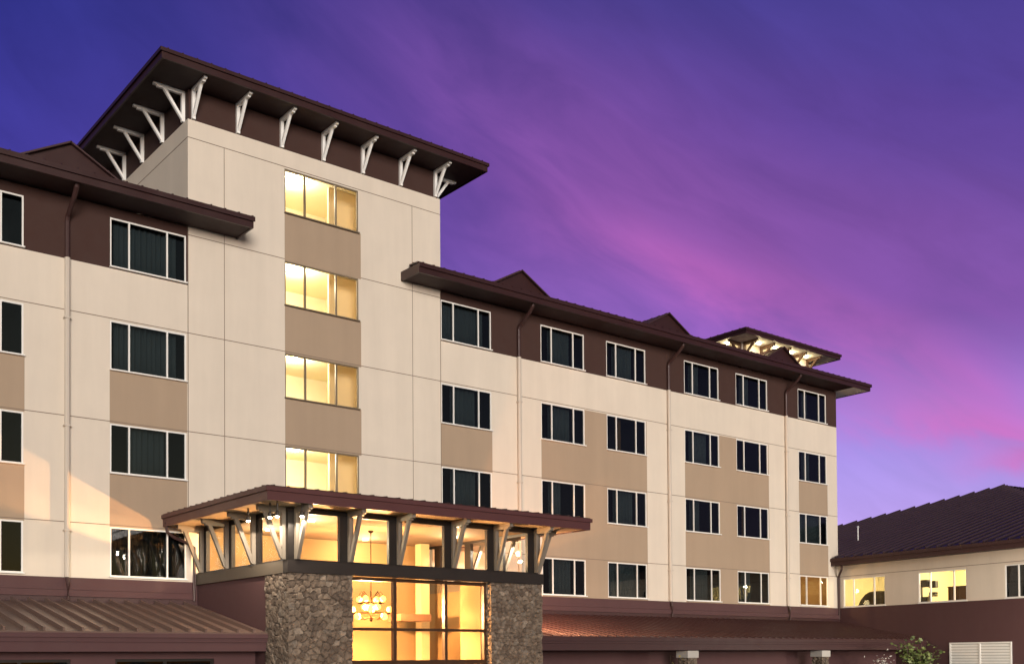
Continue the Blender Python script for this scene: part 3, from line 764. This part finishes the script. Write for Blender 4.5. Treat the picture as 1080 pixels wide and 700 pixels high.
for a in (.2, .2+math.pi): point('chandelier_light', (CX+.2*math.cos(a), CY+.2*math.sin(a), 3.45), 3500, (1, .50, .19), .10)
for x, y in ((15.0, 30.3), (20.8, 28.6), (15.0, 27.6), (18.8, 30.9)):
    q = MB(); q.lathe((x, y, 5.84), [(.10, 0), (.10, .038)], 14); o = q.build('downlight', LAMPW)
    tag(o, 'round recessed downlight in the lobby ceiling', 'light', 'downlights in the lobby ceiling')
    point('downlight_lamp', (x, y, 5.45), 105, (1, .83, .52), .08)
# spotlights below the canopy soffit
SPOTS = [(12.72, 26.9, 5.62, 'small bright spotlight under the canopy eave, nearest to the hotel wall'), (12.72, 25.62, 5.58, 'small bright spotlight under the canopy eave, midway along its left side'),
         (12.72, 25.2, 5.56, 'small bright spotlight paired with another near the canopy corner'), (13.5, 25.35, 5.64, 'small bright spotlight under the canopy front beside the corner bracket'),
         (22.9, 29.1, 5.72, 'small bright spotlight under the right end of the entrance canopy, farthest from the camera'), (22.9, 27.3, 5.72, 'small bright spotlight midway under the right end of the entrance canopy')]
for x, y, z, lb in SPOTS:
    s = empty('spotlight', (x, y, z), lb, 'spotlight', 'spotlights under the entrance canopy')
    q = MB(); q.lathe((x, y, z), [(.055, 0), (.06, .1), (.03, .14), (.02, CS+.03-z)], 12); q.build('housing', IRON, s)
    q = MB(); q.lathe((x, y, z-.035), [(.03, 0), (.05, .034)], 12); q.build('lens', LAMPS, s, smooth=True)
    sp_ = bpy.data.lights.new('spotlight_lamp', 'SPOT'); sp_.energy = 90 if abs(y-26.9) < .01 else (120 if x > 20 else 28); sp_.color = (1, .84, .66); sp_.spot_size = R(172); sp_.spot_blend = .04; sp_.shadow_soft_size = .03
    q = bpy.data.objects.new('spotlight_lamp', sp_); col.objects.link(q); q.location = (x, y, z-.10)
m = MB(); m.tube([(12.36, 31.75, 6.05), (12.4, 31.78, 5.75), (12.62, 31.82, 5.62), (13.1, 31.85, 5.45), (13.28, 31.86, 5.35), (13.28, 31.86, 3.7)], .05, 8)
m.build('downpipe', PIPEB, hotel)

fl = empty('floodlight', (22.58, 28.7, 3.24), 'orange floodlight on the low roof behind the right stone pillar', 'floodlight')
m = MB(); m.box(22.50, 22.66, 28.62, 28.78, 3.24, 3.27); m.box(22.56, 22.60, 28.68, 28.72, 3.27, 3.40); m.box(22.48, 22.68, 28.64, 28.76, 3.40, 3.54); m.build('housing', IRON, fl)
m = MB(); m.box(22.50, 22.66, 28.765, 28.775, 3.42, 3.52); m.build('lens', emis('orange_lens', (1, .5, .2), 8), fl)
point('floodlight_lamp', (22.62, 28.95, 3.62), 330, (1, .47, .22), .08)
# low roofs either side of the entrance --------------------------------
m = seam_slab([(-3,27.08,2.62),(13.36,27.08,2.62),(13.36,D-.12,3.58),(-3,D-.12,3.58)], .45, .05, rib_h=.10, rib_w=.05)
lr = m.build('porch_roof', mat('lamplit_porch_roof', (.175, .115, .095), .40, .12, 1.2, metal=.2), hotel)  # same metal as the right porch; lamplight put into this paler colour
m = MB(); m.box(-3, 13.36, 27.08, 27.16, 2.36, 2.565); m.box(-3, 13.34, 27.11, 27.18, 2.12, 2.355); m.box(-3, 13.36, 27.03, 27.078, 2.47, 2.58); m.build('fascia', FASCIA if False else MAROON, lr)
m = MB(); m.box(-3, 13.36, 27.2, 27.8, 2.15, 2.2); m.build('soffit', SOFFIT, lr)
WL = {}
wl_open = [(6.0, 8.35, -.2, 1.93), (9.45, 12.1, -.2, 1.93), (1.5, 4.2, -.2, 1.93)]
grid_wall(WL, [(-3, 13.3, GZ, 2.15, 'w')], wl_open, lambda x, z, d: (x, 27.7+d, z), .15, 'w')
WL['w'].build('annex_wall', MAROON, hotel, recalc=False)
for (a, b, z0, z1) in wl_open:
    make_window(hotel, b-a, z1-z0, .06, DARKFR, GDARK, (.5,), loc=(a, 27.78, z0))
    room_mb(b-a, z1-z0, 1.6).xf(Matrix.Translation((a, 27.86, z0))).build('guest_room', ROOMD, hotel, recalc=False)
# right porch, dying into the wing wall
U = Vector((-.1498, -.9887, 0)); Vv = Vector((.9887, -.1498, 0)); P0 = Vector((XR, D, 0))
def wpt(u, v, z): p = P0+U*u+Vv*v; return Vector((p.x, p.y, z))
ye = 26.7; uE = (D-ye)/.9887; uT = .12
m = seam_slab([(22.32, ye, 2.60), tuple(wpt(uE, -.01, 2.60)), tuple(wpt(uT, -.01, 3.58)), (22.32, D-.12, 3.58)], .42, .05, rib_h=.045)
pr_ = m.build('porch_roof', ROOFR, hotel)
xe = wpt(uE, -.01, 0).x
m = MB(); m.box(22.32, xe-.05, ye, ye+.08, 2.36, 2.545); m.box(22.34, xe-.05, ye+.03, ye+.1, 2.13, 2.355); m.box(22.32, xe-.02, ye-.05, ye-.002, 2.45, 2.56); m.build('fascia', MAROOND, pr_)
m = MB(); m.box(22.34, xe-.1, ye+.1, ye+1.9, 2.16, 2.2); m.build('soffit', SOFFIT, pr_)
m = MB(); m.box(22.3, xe, ye+1.6, ye+1.8, GZ, 2.16); m.build('porch_wall', MAROON, hotel)
for xc in (30.33, 38.62):
    yc = 27.05; p = part_empty('porch_column', (xc, yc, GZ), hotel)
    stone_pillar(xc-.20, xc+.20, yc-.20, yc+.20, GZ, 1.84, .13, int(xc), name='shaft', parent=p)
    m = MB(); m.box(xc-.30, xc+.30, yc-.30, yc+.30, 1.842, 2.11); m.build('cap', CAPST, p, bevel=.02)

# ------------------------------------------------------------------ wing
wc = wpt(2, 9, GZ)
wing = empty('wing_building', wc, 'lower cream and maroon hotel wing with dark hipped metal roof at the right edge', 'building')
def wmap(u, z, d): return wpt(u, d, z)
wop = [(.33, 2.95, 4.31, 5.75), (4.88, 7.48, 4.31, 5.75), (9.37, 11.97, 4.31, 5.75)]
UF, UB = 14.3, -18.3
WG = {}
grid_wall(WG, [(UB, UF, 4.28, 6.42, 'c'), (UB, UF, GZ, 4.28, 'm')], wop, wmap, .10, 'c')
WG['c'].build('upper_wall', CREAM, wing, recalc=False); WG['m'].build('lower_wall', MAROON, wing, recalc=False)
m = MB()
for a, b in (((UF, 0), (UF, 32)), ((UF, 32), (UB, 32)), ((UB, 32), (UB, 0))):
    m.quad([wpt(*a, GZ), wpt(*b, GZ), wpt(*b, 6.42), wpt(*a, 6.42)])
m.build('side_wall', CREAM, wing)
RZm = Matrix.Translation(P0) @ Matrix((( U.x, Vv.x, 0, 0), (U.y, Vv.y, 0, 0), (0, 0, 1, 0), (0, 0, 0, 1)))
m = MB(); m.box(.0, UF, -.003, .02, 5.86-jw, 5.86+jw); m.xf(RZm); m.build('panel_joints', JOINT, wing)
for i, (a, b, z0, z1) in enumerate(wop):
    f = MB(); w_ = b-a; h_ = z1-z0
    k = .05
    f.box(a, b, .01, .08, z0, z0+k); f.box(a, b, .01, .08, z1-k, z1); f.box(a, a+k, .01, .08, z0+k, z1-k); f.box(b-k, b, .01, .08, z0+k, z1-k)
    for s in (.25, .74): f.box(a+s*w_-.03, a+s*w_+.03, .006, .076, z0+k, z1-k)
    f.box(a-.02, b+.02, -.04, -.002, z0-.03, z0+.01)
    fo = f.xf(RZm).build('window', WHITE, wing)
    g = MB(); g.box(a+.02, b-.02, .04, .05, z0+.03, z1-.03); g.xf(RZm).build('pane', GCLEAR if i < 2 else GDARK, fo)
    rm = room_mb(w_, h_, 3.6 if i < 2 else 1.6, sx=1.0 if i < 2 else 0, dz0=.5 if i < 2 else 0, dz1=.25 if i < 2 else 0, other=1)
    rm.xf(RZm @ Matrix.Translation((a, .101, z0))).build('lit_room' if i < 2 else 'guest_room', [LITB, LITW] if i < 2 else [ROOMD, ROOMD], wing, recalc=False)
    if i < 2:
        p = wpt(a+w_*.6, 2.0, z1+.05); point('wing_room_light', p, 75 if i == 0 else 135, (1, .86, .52), .1)
        q = MB(); q.lathe(p+Vector((0, 0, .06)), [(.03, 0), (.18, .04), (.2, .13)], 14); o = q.build('ceiling_lamp', LAMPW, None, smooth=True)
        tag(o, ['round lit ceiling lamp behind the lit wing window next to the corner', 'round lit ceiling lamp behind the brighter lit window in the middle of the wing'][i], 'ceiling lamp', 'ceiling lamps in the wing rooms')
# roof of the wing
s_ = .31; o_ = .62; zt = 6.76; ub, uf = -19.0, 15.0; hw = (uf-ub)/2; up_ = (uf+ub)/2; zp = zt+s_*hw
A = wpt(uf, -o_, zt); B = wpt(ub, -o_, zt); PK = wpt(up_, -o_+hw, zp); PK2 = wpt(up_, 40, zp); A2 = wpt(uf, 40, zt); B2 = wpt(ub, 40, zt)
m = merge([seam_slab([A, B, PK], .6, .05, rib_h=.09, rib_w=.06), seam_slab([A2, A, PK, PK2], .45, .05), seam_slab([B, B2, PK2, PK], .9, .05)])
wr = m.build('roof', WROOF, wing)
m = MB(); m.box(-.35, uf, -o_, -o_+.06, 6.38, zt-.055); m.box(-.37, uf+.03, -o_-.07, -o_-.002, zt-.17, zt-.02); m.box(-.35, -.29, -o_+.06, -.002, 6.38, zt-.055); m.xf(RZm).build('fascia', MAROOND, wr)
m = MB(); m.box(-.29, uf, -o_+.06, -.002, 6.40, 6.44); m.xf(RZm).build('soffit', SOFFIT, wr)
bz = zt+s_*(3.6+o_); b0 = wpt(-1.9, 3.6, bz-.1)
m = MB(); m.tube([b0, b0+Vector((0, 0, .82))], .035, 8); m.lathe(b0+Vector((0, 0, .8)), [(.05, 0), (.08, .03), (.05, .08)], 10); m.build('vent_pipe', GALV, wing)
# louvred vent
v0, v1, zv1 = 6.55, 9.66, 2.44; zv0 = .9
m = MB(); k = .07
m.box(v0, v1, -.05, -.003, zv1-k, zv1); m.box(v0, v1, -.05, -.003, zv0, zv0+k); m.box(v0, v0+k, -.05, -.003, zv0+k, zv1-k); m.box(v1-k, v1, -.05, -.003, zv0+k, zv1-k)
m.box((v0+v1)/2-.04, (v0+v1)/2+.04, -.055, -.003, zv0+k, zv1-k); lv = m.xf(RZm).build('louvre_vent', GALV, wing)
m = MB(); z = zv0+k+.02
while z < zv1-k-.08:
    for a, b in ((v0+k, (v0+v1)/2-.04), ((v0+v1)/2+.04, v1-k)):
        m.hexa([(a, -.045, z), (b, -.045, z), (b, -.008, z+.10), (a, -.008, z+.10)], [(a, -.045, z+.015), (b, -.045, z+.015), (b, -.008, z+.115), (a, -.008, z+.115)])
    z += .125
m.xf(RZm).build('slats', GALV, lv)
m = MB(); m.box(v0+.02, v1-.02, -.004, -.002, zv0+.02, zv1-.02); m.xf(RZm).build('backing', DARKFR, lv)
# things seen inside the wing rooms
def wbox(name, mt, label, cat, boxes, group=None):
    m = MB()
    for b in boxes: m.box(*b)
    return tag(m.xf(RZm).build(name, mt, None, bevel=.01), label, cat, group)
wbox('bookshelf', FURN, 'dark open shelf with things on it behind the brighter wing window', 'shelf', [(4.40, 5.02, .45, .75, 5.08, 5.42), (4.40, 5.0, .45, .75, 4.0, 4.62), (5.05, 5.42, .5, .72, 5.02, 5.34), (4.46, 4.52, .45, .75, 4.62, 5.08), (5.02, 5.4, .5, .7, 4.62, 4.68), (5.05, 5.4, .5, .7, 4.70, 4.82)])
wbox('cabinet', WOODB, 'brown cabinet behind the right pane of the brighter wing window', 'cabinet', [(5.72, 6.72, 1.0, 1.5, 3.85, 5.02), (5.69, 6.75, .98, 1.52, 5.02, 5.06)])
m = MB()
arc = [(.40, 3.9), (.50, 4.35), (.72, 4.70), (1.0, 4.95), (1.3, 5.06), (1.9, 5.08), (2.5, 5.02), (2.9, 4.8), (2.95, 3.9)]
m.hexa([(a, .8, z) for a, z in arc], [(a, 1.1, z) for a, z in arc]); tag(m.xf(RZm).build('headboard', FURN, None, bevel=.02), 'dark rounded headboard seen through the lit wing window next to the corner', 'headboard')

# a lamp post in the forecourt that washes the wing (its light shows on the wing wall and louvre)
lp = wpt(14.5, -5, GZ); lpo = empty('lamp_post', lp, 'short black lamp post with lit glass head in front of the wing', 'lamp post')
m = MB(); m.lathe(lp, [(.16, 0), (.16, .08), (.06, .14), (.05, 3.0), (.09, 3.05), (.09, 3.1)], 12); m.build('pole', IRON, lpo)
m = MB(); m.lathe(lp+Vector((0, 0, 3.1)), [(.10, 0), (.16, .12), (.13, .38)], 12); m.build('lamp_head', LAMPW, lpo, smooth=True)
m = MB(); m.lathe(lp+Vector((0, 0, 3.482)), [(.22, 0), (.05, .12), (.01, .18)], 12); m.build('cap', IRON, lpo)
point('lamp_post_light', lp+Vector((.45*Vv.x, .45*Vv.y, 3.2)), 420, (1, .87, .72), .12)
# ------------------------------------------------------------------ plants
def leafm(name, a, b):
    m = bpy.data.materials.new(name); m.use_nodes = True; t = m.node_tree; p = t.nodes['Principled BSDF']; p.inputs['Roughness'].default_value = .6
    g = N(t, 'ShaderNodeNewGeometry'); c = ramp(t, g.outputs['Random Per Island'], [(0, a), (1, b)]); t.links.new(c, p.inputs['Base Color'])
    return m
LEAF = leafm('green_leaf', (.045, .075, .018), (.15, .19, .05)); LEAFY = leafm('yellow_leaf', (.30, .26, .04), (.5, .42, .08)); FLOW = leafm('pale_plume', (.35, .33, .30), (.6, .57, .52)); BARK = mat('bark', (.10, .075, .05), .9, .2, 10, .4, 40)
def leaf(m, p, s, rnd):
    d = Vector((rnd.gauss(0,1), rnd.gauss(0,1), rnd.gauss(0,.6))).normalized(); w = d.cross(Vector((rnd.gauss(0,1), rnd.gauss(0,1), rnd.gauss(0,1)))).normalized()
    m.quad([p, p+d*s*.5+w*s*.28, p+d*s, p+d*s*.5-w*s*.28])
def plant(name, base, h, spread, nst, nl, ls, lm, label, cat, seed, trunk=.0, r=.02):
    rnd = random.Random(seed); root = empty(name, base, label, cat); b = Vector(base); st = MB(); lv_ = MB()
    if trunk: st.tube([b, b+Vector((.02, .01, trunk*.5)), b+Vector((0, 0, trunk+.3))], [r*1.6, r*1.3, r], 8)
    for k in range(nst):
        a = rnd.uniform(0, 2*math.pi); sp = spread*rnd.uniform(.3, 1); z0 = trunk*rnd.uniform(.7, 1) if trunk else 0
        hh = h*rnd.uniform(.7, 1) if k else h
        tip = b+Vector((math.cos(a)*sp, math.sin(a)*sp, hh)); s0 = b+Vector((0, 0, z0)); mid = (s0+tip)/2+Vector((math.cos(a)*sp*.15, math.sin(a)*sp*.15, h*.04))
        st.tube([s0, mid, tip], [r*.7, r*.45, r*.15], 6)
        for _ in range(nl//nst):
            q = rnd.random()**.6; c = (s0.lerp(mid, q*2) if q < .5 else mid.lerp(tip, q*2-1))
            g = .10+.25*spread*q*.6
            leaf(lv_, c+Vector((rnd.gauss(0, g), rnd.gauss(0, g), rnd.gauss(0, g*.8))), ls*rnd.uniform(.6, 1.25), rnd)
    st.build('trunk' if trunk else 'stems', BARK, root); lv_.build('crown' if trunk else 'foliage', lm, root, recalc=False)
    return root
plant('young_tree', (41.05, 24.1, GZ), 3.25, .8, 12, 800, .19, LEAF, 'small leafy green tree in front of the maroon wing wall', 'tree', 3, trunk=1.5, r=.045)
plant('shrub', (28.75, 26.0, GZ+.14), 2.62, .55, 9, 160, .14, LEAFY, 'yellow leaved shrub left of the nearer stone porch column', 'shrub', 8)
plant('shrub', (40.35, 25.2, GZ+.14), 2.62, .45, 9, 420, .11, FLOW, 'pale plumed shrub between the farther porch column and the small tree', 'shrub', 12)
